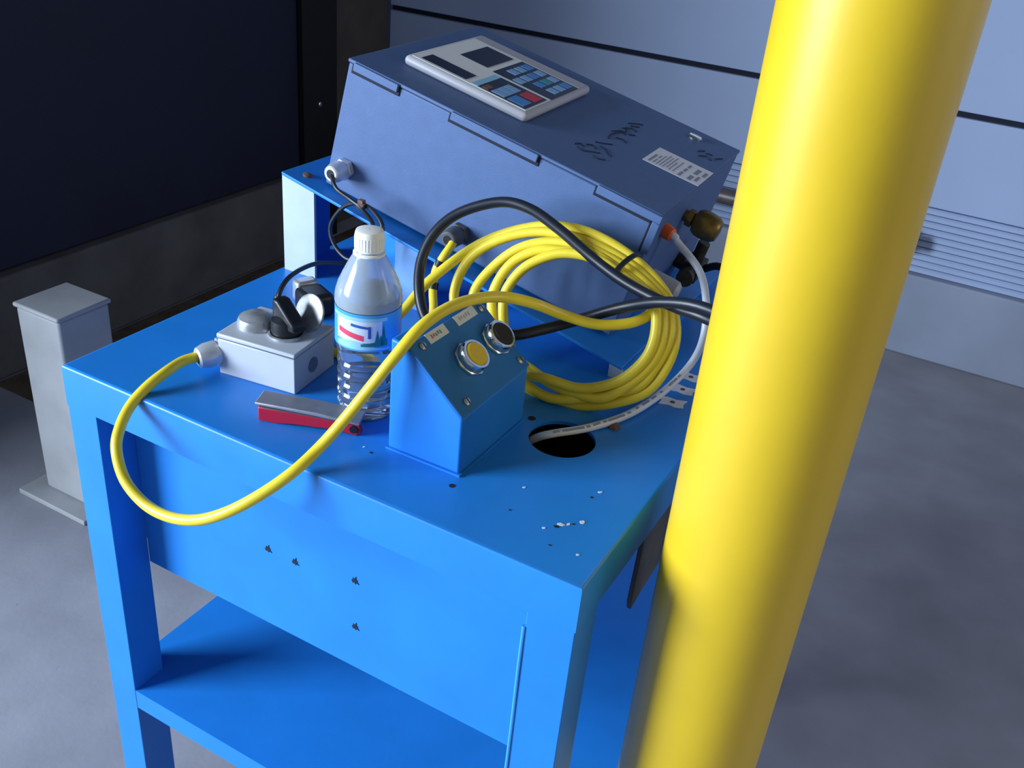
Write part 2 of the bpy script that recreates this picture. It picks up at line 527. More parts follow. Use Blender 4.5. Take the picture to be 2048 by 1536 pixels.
# ------------------------------------------------------------------ sloped riser stand
rz = lambda x: 0.931 - (x + 0.598) * 0.2378
t = thing('riser_stand', 'sloping blue sheet metal stand with pale grey flanges under the slate enclosure', 'stand', (-0.36, 0.5, 0.80))
x0, x1, y0, y1 = -0.598, -0.116, 0.340, 0.690
mb = MB().prism([(x0, rz(x0) - .004), (x1, rz(x1) - .004), (x1, rz(x1)), (x0, rz(x0))], 'y', y0, y1)
tp = build('stand_top', mb, 'blue', t, bevel=0.0008)
mb = MB().prism([(x0 + .0, 0.800), (x0 + .050, 0.800), (x0 + .050, rz(x0 + .05) - .0045), (x0, rz(x0) - .0045)], 'y', y0 + .001, y0 + .005)
plab(build('leg_flange', mb, 'pale', t), 'pale bare metal front flange')
build('leg', MB().box(x0, x0 + .004, y0 + .005, 0.43, 0.800, 0.9255), 'blue', t)
mb = MB().prism([(-0.428, 0.800), (-0.388, 0.800), (-0.388, rz(-.388) - .0045), (-0.428, rz(-.428) - .0045)], 'y', 0.346, 0.350)
plab(build('leg_flange', mb, 'pale_blue', t), 'pale blue middle flange')
mb = MB().prism([(-0.475, 0.800), (-0.428, 0.800), (-0.428, rz(-.428) - .0045), (-0.475, rz(-.475) - .0045)], 'y', 0.354, 0.358)
build('leg', mb, 'blue', t)
mb = MB().prism([(-0.1315, 0.800), (x1, 0.800), (x1, rz(x1) - .0045), (-0.1315, rz(-.1315) - .0045)], 'y', y0 + .001, y0 + .005)
plab(build('leg_flange', mb, 'pale', t), 'short pale bare metal right flange')
build('leg', MB().box(x1 - .004, x1, y0 + .005, 0.60, 0.800, rz(x1) - .0045), 'blue', t)
build('leg', MB().box(x0, x0 + .004, 0.64, 0.69, 0.800, 0.9255), 'blue', t)
sl = math.atan(0.2378)
build('rivet', MB().lathe([(0.006, 0), (0.006, 0.002), (0.003, 0.0035)], 14, axis_xf((-0.575, 0.362, rz(-.575)), (math.sin(sl), 0, math.cos(sl)))), 'rust', tp)

# ------------------------------------------------------------------ slate enclosure
E = Matrix(((0.972117, -0.038314, 0.231346, -0.150206),
            (0.039382, 0.999224, 0.0, 0.379525),
            (-0.231167, 0.009111, 0.972871, 0.828516),
            (0, 0, 0, 1)))
W, H, D = 0.4093, 0.1611, 0.3063
en = thing('control_enclosure', 'slate grey hinged enclosure with keypad, label and cable glands on the sloping stand', 'enclosure', E @ Vector((-W / 2, D / 2, 0)))
EM = lambda: MB(E)
for (x, y) in ((-W + .03, .03), (-.03, .03), (-W + .03, D - .03), (-.03, D - .03)):
    pass
build('case_body', EM().box(-W, 0, 0, D, 0.0, H - .0045), 'case', en, bevel=0.002)
lid = build('case_lid', EM().box(-W - .0012, .0012, -.0012, D + .0012, H - .004, H), 'case', en, bevel=0.0012)
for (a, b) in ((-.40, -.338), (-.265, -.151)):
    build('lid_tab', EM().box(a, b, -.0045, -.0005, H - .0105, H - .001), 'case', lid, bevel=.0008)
    build('tab_shade_strip', EM().box(a - .003, b + .002, -.0014, .0005, H - .0148, H - .0045), 'gap', lid)  # dark strip painted in as the shade under the tab
tb = EM().box(-.0755, .0035, -.0045, -.0005, H - .0105, H - .001).box(-.0055, .0035, -.0045, -.0005, .113, H - .0105)
build('lid_tab', tb, 'case', lid, bevel=.0008)
build('tab_shade_strip', EM().box(-.0785, -.0055, -.0014, .0005, H - .0148, H - .0045).box(-.0085, -.0055, -.0014, .0005, .112, H - .0105), 'gap', lid)
build('seam', EM().box(-W, .0005, -.0004, D, H - .0046, H - .0039), 'gap', en)

# keypad module
KZ = H + .0125
kp = build('keypad_module', EM().box(-.372, -.200, .055, .245, H, KZ), 'bezel', en, bevel=0.006, bseg=3)
build('keypad_frame', EM().box(-.365, -.2065, .0615, .2155, KZ - .0002, KZ + .0004), 'white', kp, smooth=False)
build('key_film', EM().box(-.274, -.2085, .0645, .1235, KZ + .0004, KZ + .0007), 'keyblack', kp, smooth=False)
build('key_film', EM().box(-.290, -.2055, .1305, .2115, KZ + .0004, KZ + .0007), 'keyblack', kp, smooth=False)
build('blue_border', EM().box(-.283, -.274, .0645, .1235, KZ + .0004, KZ + .0007), 'lab_pale', kp, smooth=False)
kk = lambda a, b, c, d, m: build('key', EM().box(a, b, c, d, KZ + .0007, KZ + .0012), m, kp, smooth=False)
kk(-.2345, -.2125, .0985, .119, 'keyred')
kk(-.2355, -.2135, .0685, .091, 'keyblue')
for i in range(3):
    kk(-.2575, -.2395, .0685 + i * .0155, .0815 + i * .0155, 'keylight')
kk(-.270, -.2615, .067, .082, 'rust')
rows = [-.2845, -.2655, -.2465, -.2275]
for i, a in enumerate(rows):
    for j in range(4):
        c = .134 + j * .0195
        if (i, j) in ((2, 0), (0, 0), (3, 0)):
            continue
        m = 'keyblue' if (i + j) % 3 == 0 else ('keyteal' if (i, j) in ((2, 2), (1, 2)) else 'keylight')
        kk(a + .002, a + .0155, c, c + .0145, m)
build('display_window', EM().box(-.355, -.292, .067, .092, KZ + .0004, KZ + .001), 'keyblack', kp, smooth=False)
build('display_window', EM().box(-.340, -.300, .135, .205, KZ + .0004, KZ + .001), 'keyblack', kp, smooth=False)

# white information sticker, unreadable small print
st = build('label_sticker', EM().box(-.0715, .0018, .1205, .1825, H + .0001, H + .0005), 'paper', lid, smooth=False)
lines = []
for i, (a, w0, w1, th) in enumerate(((-.0665, .125, .155, .0028), (-.0605, .126, .142, .0016), (-.0605, .146, .158, .0016), (-.0560, .126, .164, .0012), (-.0520, .127, .172, .0012),
                                     (-.0480, .126, .168, .0012), (-.0440, .130, .174, .0012), (-.0400, .127, .160, .0012), (-.0350, .128, .170, .0012),
                                     (-.0270, .124, .140, .0034), (-.0265, .143, .156, .0034), (-.0262, .159, .172, .0030),
                                     (-.0155, .126, .142, .0050), (-.0150, .150, .170, .0052), (-.0075, .130, .148, .0034), (-.0050, .153, .170, .0040))):
    build('print_line', EM().box(a, a + th, w0, w1, H + .0005, H + .0007), 'ink', st, smooth=False)

# marker scribble
sc = []
def stroke(pts, r=.0011):
    return EM().tube([(x, y, H + .0002) for x, y in pts], r, 6, 4)
for pts in ([(-.140, .068), (-.136, .078), (-.130, .074)], [(-.131, .084), (-.124, .090), (-.118, .084)], [(-.134, .066), (-.126, .062), (-.116, .072), (-.110, .078)],
            [(-.128, .104), (-.120, .110), (-.112, .120)], [(-.118, .098), (-.110, .096), (-.104, .088), (-.098, .084)], [(-.112, .062), (-.104, .060), (-.098, .066)],
            [(-.122, .132), (-.126, .150), (-.122, .168), (-.118, .180), (-.124, .196)], [(-.118, .146), (-.110, .150), (-.104, .146)], [(-.130, .160), (-.122, .176), (-.114, .170)],
            [(-.126, .186), (-.118, .200), (-.110, .196)], [(-.122, .206), (-.114, .216)], [(-.112, .176), (-.106, .182)], [(-.128, .212), (-.120, .224), (-.114, .230)],
            [(-.030, .216), (-.022, .226), (-.014, .220)], [(-.026, .236), (-.018, .240)], [(-.012, .232), (-.006, .244)], [(-.036, .230), (-.030, .242)]):
    build('marker_stroke', stroke(pts), 'marker', lid)

# quarter turn latch at the far edge
lt = build('latch', EM().lathe([(.0095, H), (.0095, H + .002), (.007, H + .0035)], 20, Matrix.Translation((-.054, .272, 0))), 'steel', lid)
build('latch_slot', EM().box(-.062, -.046, .2705, .2735, H + .0034, H + .0042), 'white', lt)


# cable glands on the front face
def gland(xl, zl, parent, length=.03, xf=None, material='chrome', r=.0115):
    base = (E @ Matrix.Translation((xl, 0, zl)) @ Matrix.Rotation(math.radians(90), 4, 'X')) if xf is None else xf
    g = build('cable_gland', MB(base).lathe([(r * 1.18, 0), (r * 1.18, length * .28)], 6), material, parent, bevel=.0008)
    build('gland_nut', MB(base).lathe([(r * .98, length * .28), (r * .98, length * .34), (r * 1.05, length * .36), (r * 1.05, length * .72), (r * .86, length * .96), (r * .72, length), (r * .5, length), (r * .5, length * .9)], 24), material, g)
    build('gland_seal', MB(base).lathe([(r * .70, length * .92), (r * .70, length * .985), (r * .42, length * .985)], 20), 'black', g)
    return g


gland(-.385, .031, en, .031, material='nickel')
gland(-.215, .027, en, .030, material='darksteel')

# fittings on the right face
of = build('tube_fitting', MB(E @ axis_xf((0, .043, .128), (1, -.25, 0))).lathe([(.0085, -.002), (.0085, .006), (.0075, .012), (.0055, .014)], 20), 'orange', en)
plab(of, 'orange push in tube fitting')
vb = EM()
vb.lathe([(.007, 0), (.007, .02)], 16, axis_xf((0, .128, .12), (1, 0, 0)))
vb.lathe([(.011, 0), (.011, .008)], 6, axis_xf((.004, .128, .12), (1, 0, 0)))
rv = plab(build('relief_valve', vb, 'brass', en, bevel=.0006), 'brass stem of the round valve knob')
plab(build('valve_knob', EM().lathe([(.006, .012), (.0135, .0145), (.0165, .020), (.0172, .030), (.016, .040), (.012, .045), (.004, .0465)], 24, axis_xf((0, .128, .12), (1, 0, 0))), 'brass', rv), 'round dull brass knob')
br = EM()
br.lathe([(.010, 0), (.010, .02), (.008, .02), (.008, .03)], 14, axis_xf((0, .205, .030), (1, 0, 0)))
br.box(.012, .036, .185, .225, .018, .042)
br.lathe([(.009, 0), (.009, .03), (.011, .03), (.011, .04)], 14, axis_xf((.024, .19, .03), (0.1, -1, 0.15)))
br.lathe([(.008, 0), (.008, .028)], 14, axis_xf((.024, .205, .04), (0, 0, 1)))
plab(build('pipe_tee', br, 'bronze', en, bevel=.001), 'dark bronze tee fitting low on the right face')
plab(build('muffler', EM().lathe([(.0125, 0), (.0125, .026), (.0118, .034), (.008, .038)], 22, axis_xf((0, .09, .045), (1, 0, 0))), 'bezel', en), 'pale grey cylindrical air fitting')
plab(build('hose', EM().tube([(.036, .205, .034), (.055, .200, .050), (.085, .200, .045), (.12, .215, .02), (.13, .23, .004)], .005, 10, 6), 'black_cable', en), 'short black hose from the tee')

# ------------------------------------------------------------------ push button box
t = thing('push_button_box', 'blue push button station with a sloping face, yellow button and black button', 'control box', (-0.203, 0.136, 0.80))
pol = [(-.243, .8015), (-.163, .8015), (-.163, .862), (-.226, .916), (-.243, .918)]
build('box_body', MB().prism(pol, 'y', .074, .198), 'box_blue', t, bevel=0.0025, bseg=3)
build('bottom_plate', MB().box(-.2445, -.1615, .0725, .1995, .800, .8022), 'box_blue', t)
sa = math.atan2(.054, .063)
# local frame of the sloping plate: X up the slope, Y along the bench, Z out
S = Matrix(((-math.cos(sa), 0, math.sin(sa), -.163), (0, 1, 0, .074), (math.sin(sa), 0, math.cos(sa), .862), (0, 0, 0, 1)))
# make it right handed
S = Matrix(((-math.cos(sa), 0, math.sin(sa), -.163), (0, -1, 0, .074), (math.sin(sa), 0, math.cos(sa), .862), (0, 0, 0, 1)))
SM = lambda: MB(S)
fp = build('face_plate', SM().box(.0008, .0825, -.1255, .0015, -.0005, .0022), 'panel_blue', t, bevel=.0012)
for (a, b) in ((.0745, .014), (.0745, .117), (.0105, .117), (.0105, .016)):
    s_ = build('screw', SM().lathe([(.0042, .0022), (.0042, .0035), (.0026, .0050)], 16, Matrix.Translation((a, -b, 0))), 'steel', fp)
    build('screw_slot', SM().box(a - .003, a + .003, -b - .0004, -b + .0004, .0048, .0053), 'gap', s_)


def button(a, b, material, label):
    r = Matrix.Translation((a, -b, 0))
    g = plab(build('push_button', SM().lathe([(.0121, .004), (.0121, .0150), (.0106, .0168)], 32, r), material, t), label)
    build('button_nut', SM().lathe([(.0180, .0022), (.0180, .0050), (.0168, .0058)], 8, r), 'chrome', g, bevel=.0005)
    build('button_bezel', SM().lathe([(.0160, .0050), (.0160, .0130), (.0148, .0148), (.0126, .0148), (.0122, .0115)], 40, r, cap=False), 'chrome', g)
    return g


button(.0400, .0545, 'yellow_btn', 'yellow push button in a chrome ring')
button(.0410, .1050, 'black_soft', 'black push button in a chrome ring')
for (a0, a1, b0, b1, seed) in ((.0715, .0822, .0250, .0560, 0), (.0715, .0822, .0730, .1080, 1)):
    tg = build('paper_tag', SM().box(a0, a1, -b1, -b0, .0022, .0027), 'paper', fp, smooth=False)
    n = 5
    for k in range(n):
        b = b0 + .006 + k * (.0035 if seed == 0 else .0040)
        build('print_mark', SM().box(a0 + .0035 + .0007 * (k % 2), a0 + .0078 - .0005 * (k % 3), -b - .0022, -b, .0027, .0029), ('ink_red' if k < 2 else 'ink') if seed == 0 else 'bezel', tg, smooth=False)

# ------------------------------------------------------------------ junction box
ja = math.radians(7.2)
J = Matrix.Translation((-.376, .098, .800)) @ Matrix.Rotation(ja, 4, 'Z')
JM = lambda: MB(J)
t = thing('junction_box', 'light grey metal outlet box with two sockets and a black plug on the bench', 'outlet box', (-.425, .13, .80))
JW, JD = .0925, .0765
build('box_body', JM().box(-JW, 0, 0, JD, 0, .0405), 'grey_box', t, bevel=.0012)
build('gasket', JM().box(-JW + .001, -.001, .001, JD - .001, .0405, .0418), 'gap', t)
cv = build('cover_plate', JM().box(-JW - .001, .001, -.001, JD + .001, .0418, .0468), 'grey_box', t, bevel=.0015)
build('knockout', JM().lathe([(.0085, 0), (.0085, .0008)], 24, axis_xf((0, .034, .020), (1, 0, 0))), 'grey_dark', t)
gl = Matrix(J) @ axis_xf((-JW, .0145, .0215), (-.50, -.86, -.08))
gland(0, 0, t, .033, gl, 'nickel', .0128)
# left socket with its domed spring lid shut
build('socket_lid', JM().lathe([(.0205, .0468), (.0205, .052), (.0185, .057), (.012, .0605), (.003, .0615)], 28, Matrix.Translation((-.069, .036, 0))), 'grey_flap', cv)
build('lid_hinge', JM().lathe([(.0028, -.012), (.0028, .012)], 10, axis_xf((-.060, .058, .052), (1, .3, 0))), 'steel', cv)
build('socket_ring', JM().lathe([(.0195, .0468), (.0195, .0495), (.0172, .0500), (.0172, .0470)], 32, Matrix.Translation((-.031, .034, 0)), cap=False), 'grey_flap', cv)
# right socket, lid swung open behind the plug
fl = Matrix(J) @ Matrix.Translation((-.017, .056, .066)) @ Matrix.Rotation(math.radians(-38), 4, 'Y') @ Matrix.Rotation(math.radians(62), 4, 'X')
build('open_lid', MB(fl).lathe([(.0205, -.0012), (.0205, .0012), (.018, .002), (.002, .002)], 28), 'grey_flap', cv)

# ------------------------------------------------------------------ black cord with plug
JPX = Vector(J @ Vector((-.031, .034, 0)))
cord_pts = [(-.4255, .1310, .868), (-0.4271, 0.1360, 0.8854), (-0.4317, 0.1550, 0.8947), (-0.4408, 0.1900, 0.8928), (-0.4493, 0.2300, 0.8842), (-0.4529, 0.2800, 0.8673), (-0.4376, 0.3100, 0.8735), (-0.4304, 0.3220, 0.9034), (-0.4460, 0.3260, 0.9195), (-0.4665, 0.3270, 0.9244), (-0.4885, 0.3260, 0.9165), (-0.5042, 0.3220, 0.8959), (-0.5058, 0.3200, 0.8788), (-0.4943, 0.3180, 0.8623), (-0.4731, 0.3160, 0.8550), (-0.4523, 0.3180, 0.8699), (-0.4427, 0.3210, 0.9027), (-0.4598, 0.3200, 0.9215), (-0.4784, 0.3230, 0.9276), (-0.5010, 0.3250, 0.9355), (-0.5155, 0.3360, 0.9462), (-.5175, .348, .9465)]
t = thing('extension_cord', 'thin black cord looping from the left gland to the angled plug in the outlet box', 'cord', (-.42, .133, .847))
build('cord_jacket', MB().tube(cord_pts, .0026, 10, 6), 'black_cable', t)
pb = MB()
pb.lathe([(.0155, .0005), (.0165, .010), (.0155, .018), (.010, .022)], 24, Matrix.Translation(JPX + Vector((0, 0, .0468))))
pl_ = build('plug', pb, 'black', t)
pb = MB(Matrix(J) @ Matrix.Translation((-.031, .034, .060)) @ Matrix.Rotation(math.radians(-20), 4, 'Z'))
pb.prism([(-.013, -.004), (-.013, .026), (-.004, .026), (.022, .006), (.024, -.002), (.010, -.004)], 'y', -.0085, .0085)
build('plug_grip', pb, 'black', pl_, bevel=.003, bseg=3)
build('strain_relief', MB().tube([(-.4262, .1312, .858), (-.4264, .1318, .872), (-.4270, .1350, .8835)], .0045, 12, 4), 'black', pl_)
build('cord_tie', MB().lathe([(.0052, -.004), (.0052, .004)], 12, axis_xf((-.4625, .3238, .9235), (1, 0, -.3))).box(-.466, -.459, .3205, .327, .926, .931), 'rust', t)

# second black plug lying on the bench
t = thing('loose_plug', 'black block shaped plug lying on the bench behind the outlet box', 'plug', (-.488, .262, .80))
LX = Matrix.Translation((-.484, .262, .80)) @ Matrix.Rotation(math.radians(-25), 4, 'Z')
build('plug_body', MB(LX).box(-.021, .021, -.018, .018, 0, .030), 'black', t, bevel=.007, bseg=3)
build('plug_cover', MB(LX).box(-.036, -.018, -.013, .015, .006, .033), 'grey_flap', t, bevel=.004, bseg=3)
for q in (-.005, .006):
    build('pin', MB(LX).box(.004 + q, .0055 + q, -.0215, -.0175, .012, .018), 'steel', t)
build('indicator', MB(LX).lathe([(.0022, 0), (.0022, .0012), (.001, .0018)], 12, axis_xf((.013, -.018, .020), (0, -1, 0))), 'white', t)

# ------------------------------------------------------------------ water bottle
B0 = Vector((-.3005, .1185, .80))
t = thing('water_bottle', 'clear plastic water bottle with a blue label and white cap', 'bottle', B0)
prof = [(.018, .003), (.0225, .0005), (.0265, .003), (.0285, .010)]
z = .012
for k in range(5):
    prof += [(.0292, z), (.0299, z + .003), (.0282, z + .0062), (.0292, z + .0095)]
    z += .0115
prof += [(.0300, .072), (.0306, .078), (.0316, .082), (.0316, .1215), (.0322, .125), (.0322, .129), (.0315, .134), (.0290, .142), (.0250, .151), (.0205, .160), (.0160, .168), (.0132, .172), (.0126, .175), (.0126, .178)]
BX = Matrix.Translation(B0)
outer = prof
inner = [(r - .0007, zz + (.0008 if i < 3 else 0)) for i, (r, zz) in enumerate(prof)]
bsh = build('bottle_shell', MB(BX).lathe([(.0005, .004)] + outer + list(reversed(inner)) + [(.0005, .0048)], 48, cap=False), 'bottle', t)
bsh.data.materials.append(M['milky_sheen'])
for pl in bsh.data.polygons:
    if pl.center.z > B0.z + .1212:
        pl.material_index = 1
wp = [(.0005, .0052)] + [(r - .0009, zz + (.0011 if i < 3 else 0)) for i, (r, zz) in enumerate(prof) if zz < .131]
wp += [(wp[-1][0], .1312), (.0005, .1312)]
build('water', MB(BX).lathe(wp, 48, cap=False), 'water', t)
cp_ = [(.0136, .1745), (.0139, .176), (.0137, .190), (.0126, .1935), (.0095, .1945), (.0005, .1945)]
cap_o = build('bottle_cap', MB(BX).lathe([(.0129, .1745)] + cp_, 40, cap=False), 'cap', t)
for k in range(30):
    a = 2 * math.pi * k / 30
    build('cap_ridge', MB(BX @ Matrix.Rotation(a, 4, 'Z')).box(.0134, .0141, -.0005, .0005, .1765, .188), 'cap', cap_o, smooth=False)
build('neck_ring', MB(BX).lathe([(.0128, .170), (.0152, .1705), (.0152, .1722), (.0128, .173)], 36, cap=False), 'cap', t)


def sleeve(a0, a1, z0, z1, r, n=24, zf=None):
    mb = MB(BX)
    vs = []
    for i in range(n + 1):
        a = math.radians(a0 + (a1 - a0) * i / n)
        zl, zh = (z0, z1) if zf is None else zf(i / n)
        zl = .121 + (zl - .1135) * 1.25
        zh = .121 + (zh - .1135) * 1.25
        vs += [(r * math.cos(a), r * math.sin(a), zl), (r * math.cos(a), r * math.sin(a), zh)]
    return mb.add(vs, [(2 * i, 2 * i + 2, 2 * i + 3, 2 * i + 1) for i in range(n)])


# the camera side of the bottle is about -54 degrees
fa = -54
lb = build('bottle_label', sleeve(0, 360, .083, .1135, .0319, 64), 'lab_blue', t)
build('label_panel', sleeve(fa - 62, fa + 24, .0905, .108, .0321), 'lab_white', lb)
build('label_band', sleeve(fa - 75, fa + 34, .108, .111, .0321), 'lab_pale', lb)
build('label_ground', sleeve(fa - 60, fa + 40, .0845, .0905, .0322, 24, lambda q: (.0845, .0885 + .003 * math.sin(q * 5))), 'lab_pale', lb)
build('label_word', sleeve(fa - 56, fa - 8, .094, .099, .0324, 16, lambda q: (.0965 - .0045 * q, .1005 - .004 * q)), 'lab_red', lb)
build('label_word', sleeve(fa - 30, fa + 4, .102, .104, .0324, 12, lambda q: (.1035 - .0015 * q, .1058 - .0018 * q)), 'lab_navy', lb)
build('label_word', sleeve(fa + 0, fa + 5, .0945, .1045, .0324, 4), 'lab_navy', lb)
build('label_hill', sleeve(fa - 12, fa + 34, .0875, .092, .0323, 16, lambda q: (.0875, .0895 + .0035 * q)), 'lab_green', lb)
for (a, h) in ((fa + 16, .0125), (fa + 27, .0165), (fa + 22, .008)):
    build('label_tree', sleeve(a - 5, a + 5, .089, .1, .0325, 8, lambda q, h=h: (.0885, .0885 + h * (1 - abs(2 * q - 1)) + .0008)), 'lab_green', lb)

# ------------------------------------------------------------------ folding knife
KA = math.radians(21)
K = Matrix.Translation((-.371, .0365, .80)) @ Matrix.Rotation(KA, 4, 'Z')
t = thing('folding_knife', 'folding utility knife with a grey metal back and red grip before the bottle', 'knife', (-.325, .055, .80))
build('grip', MB(K).prism([(0, .001), (.018, .000), (.036, .002), (.075, .003), (.098, .000), (.104, .004), (.102, .012), (.07, .0135), (.03, .0155), (0, .0165)], 'y', .001, .007), 'red_grip', t, bevel=.0012)
build('handle_plate', MB(K).prism([(-.002, .0195), (.06, .0165), (.102, .013), (.102, .0155), (.06, .0205), (-.002, .0225)], 'y', -.001, .024), 'knife_grey', t, bevel=.001)
build('blade', MB(K).prism([(.004, .0165), (.09, .0135), (.09, .0145), (.004, .0178)], 'y', .0005, .022), 'darksteel', t)
build('handle_plate', MB(K).prism([(0, .0), (.09, .0), (.09, .0135), (0, .0160)], 'y', .0085, .021), 'knife_grey', t)
build('pivot', MB(K).lathe([(.004, 0), (.004, .002)], 14, axis_xf((.096, .0015, .0075), (0, -1, 0))), 'black', t)

# ------------------------------------------------------------------ cables
S1 = [(-0.418, 0.1905, 0.8085), (-0.4050, 0.1880, 0.8065), (-0.3880, 0.1905, 0.8070), (-0.3716, 0.2150, 0.8232), (-0.3496, 0.2450, 0.8458), (-0.3358, 0.2720, 0.8758), (-0.3080, 0.3075, 0.9105), (-0.2741, 0.3234, 0.9361)]
loops=[ (-0.2312,0.3328,0.9549),(-0.1913,0.3360,0.9614),(-0.1550,0.3345,0.9584),(-0.1167,0.3293,0.9479),(-0.0863,0.3221,0.9337),(-0.0654,0.3140,0.9174),(-0.0509,0.3016,0.8927),(-0.0497,0.2875,0.8644),(-0.0658,0.2720,0.8334),(-0.0952,0.2621,0.8136),(-0.1259,0.2566,0.8026),(-0.1596,0.2539,0.7971),(-0.1908,0.2546,0.7987),(-0.2443,0.2630,0.8153),(-0.2936,0.2754,0.8535),(-0.3053,0.2881,0.8791),(-0.2961,0.3042,0.9113),(-0.2643,0.3171,0.9370),(-0.2209,0.3251,0.9529),(-0.1678,0.3257,0.9542),(-0.1215,0.3214,0.9457),(-0.0888,0.3149,0.9326),(-0.0683,0.3080,0.9188),(-0.0552,0.2955,0.8937),(-0.0565,0.2810,0.8649),(-0.0723,0.2680,0.8388),(-0.1003,0.2586,0.8200),(-0.1287,0.2540,0.8108),(-0.1599,0.2522,0.8071),(-0.1902,0.2536,0.8100),(-0.2393,0.2632,0.8293),(-0.2702,0.2714,0.8591),(-0.2779,0.2832,0.8827),(-0.2673,0.2985,0.9133),(-0.2408,0.3089,0.9341),(-0.2093,0.3156,0.9474),(-0.1695,0.3177,0.9517),(-0.1237,0.3140,0.9442),(-0.0917,0.3083,0.9329),(-0.0717,0.3014,0.9190),(-0.0610,0.2891,0.8944),(-0.0631,0.2758,0.8678),(-0.0787,0.2633,0.8428),(-0.1053,0.2551,0.8265),(-0.1312,0.2511,0.8185),(-0.1597,0.2497,0.8157),(-0.1883,0.2516,0.8195),(-0.2297,0.2615,0.8393),(-0.2483,0.2711,0.8719),(-0.2527,0.2819,0.8935),(-0.2415,0.2958,0.9213),(-0.2150,0.3051,0.9399),(-0.1886,0.3097,0.9490),(-0.1569,0.3100,0.9496),(-0.1238,0.3060,0.9417),(-0.0939,0.3009,0.9315),(-0.0756,0.2947,0.9191),(-0.0667,0.2827,0.8951),(-0.0690,0.2711,0.8718),(-0.0851,0.2593,0.8483),(-0.1079,0.2522,0.8340),(-0.1311,0.2486,0.8269),(-0.1569,0.2479,0.8254),(-0.1855,0.2500,0.8297),(-0.2203,0.2597,0.8491),(-0.2335,0.2683,0.8775),(-0.2362,0.2784,0.8977),(-0.2234,0.2907,0.9222),(-0.1974,0.2999,0.9406),(-0.1708,0.3035,0.9478),(-0.1419,0.3031,0.9470),(-0.1135,0.2989,0.9386),(-0.0897,0.2950,0.9309),(-0.0771,0.2912,0.9233) ]
for q, (dx, dy, dz) in {9: (.004, -.001, .003), 11: (.003, 0, .0035), 12: (.002, -.002, .006), 26: (-.004, .001, .004), 27: (-.003, -.004, .0015), 28: (0, -.006, -.001), 29: (-.002, -.004, .002), 43: (.004, -.003, -.003), 45: (.003, .002, .004), 46: (.002, .003, .007), 62: (-.005, -.003, .003), 63: (-.004, -.002, -.004), 52: (.004, 0, -.004), 33: (.003, 0, -.003), 8: (.004, .001, .002), 24: (-.003, -.002, -.002)}.items():
    loops[q] = tuple(Vector(loops[q]) + Vector((dx, dy, dz)))
front = [(-0.4800, 0.0810, 0.8195), (-0.4868, 0.0690, 0.8185), (-0.4910,0.0560,0.8175),(-0.4906,0.0340,0.8151),(-0.4933,0.0120,0.8072),(-0.4954,-0.0080,0.7948), (-0.4880, -0.0300, 0.7823), (-0.4782, -0.0450, 0.7678), (-0.4588, -0.0550, 0.7461), (-0.4284, -0.0600, 0.7337), (-0.3936, -0.0620, 0.7349), (-0.3598, -0.0600, 0.7453), (-0.3295, -0.0520, 0.7630), (-0.3043, -0.0360, 0.7833), (-0.2849, -0.0140, 0.8036), (-0.2744, 0.0120, 0.8215), (-0.2601, 0.0300, 0.8479), (-0.2439, 0.0450, 0.8791), (-0.2297, 0.0620, 0.9082), (-0.2196, 0.0850, 0.9312), (-0.2134, 0.1200, 0.9395), (-0.2051, 0.1550, 0.9390), (-0.1920, 0.1850, 0.9344), (-0.1692, 0.2080, 0.9262)]
join = [(-0.0806, 0.2980, 0.9086), (-0.0933, 0.2780, 0.9020), (-0.1192, 0.2560, 0.9007), (-0.1466, 0.2350, 0.9101)]
t = thing('yellow_cable', 'long yellow cable coiled against the enclosure and looping over the bench front edge', 'cable', (-.19, .25, .80))
build('cable_jacket', MB().tube(S1 + loops + join + front[::-1], .0055, 14, 5), 'yellow_cable', t)
# the tie round the bundle at the upper right
tie = []
for k in range(17):
    a = 2 * math.pi * k / 16
    tie.append((a, 0))
tq = [Vector(loops[q]) for q in (3, 20, 37, 54, 71)]
tc = sum(tq, Vector()) / 5
tdir = (Vector(loops[21]) - Vector(loops[19])).normalized()
tn = tq[0] - tq[4]
tspan = tn.length / 2
tn = (tn - tdir * tn.dot(tdir)).normalized()
tb_ = tdir.cross(tn)
tm = MB()
for o_ in (-.0018, 0, .0018):
    tm.tube([tc + tdir * o_ + tn * ((tspan + .0068) * math.cos(a)) + tb_ * (.0115 * math.sin(a)) for a, _ in tie], .0013, 8, 3)
build('cable_tie', tm, 'black', t)

ys = [(-0.3520, 0.3560, 0.9050), (-0.3462, 0.3430, 0.9005), (-0.3486, 0.3300, 0.8890), (-0.3554, 0.3250, 0.8712), (-0.3519, 0.3150, 0.8502), (-0.3375, 0.2950, 0.8393), (-0.3050, 0.2450, 0.8300), (-.28, .222, .815), (-.25, .212, .806)]
t = thing('short_yellow_cable', 'short yellow cable with black tape bands dropping from the second gland of the enclosure', 'cable', (-.25, .212, .80))
cj = build('cable_jacket', MB().tube(ys, .0050, 14, 6), 'yellow_cable', t)
for p, d in (((-0.3520, 0.3273, 0.8800), (-.005, -.004, -.018)), ((-.3526, .3172, .8545), (.003, -.010, -.021))):
    build('tape_band', MB().lathe([(.0057, -.004), (.0057, .004)], 14, axis_xf(p, d)), 'black', t)

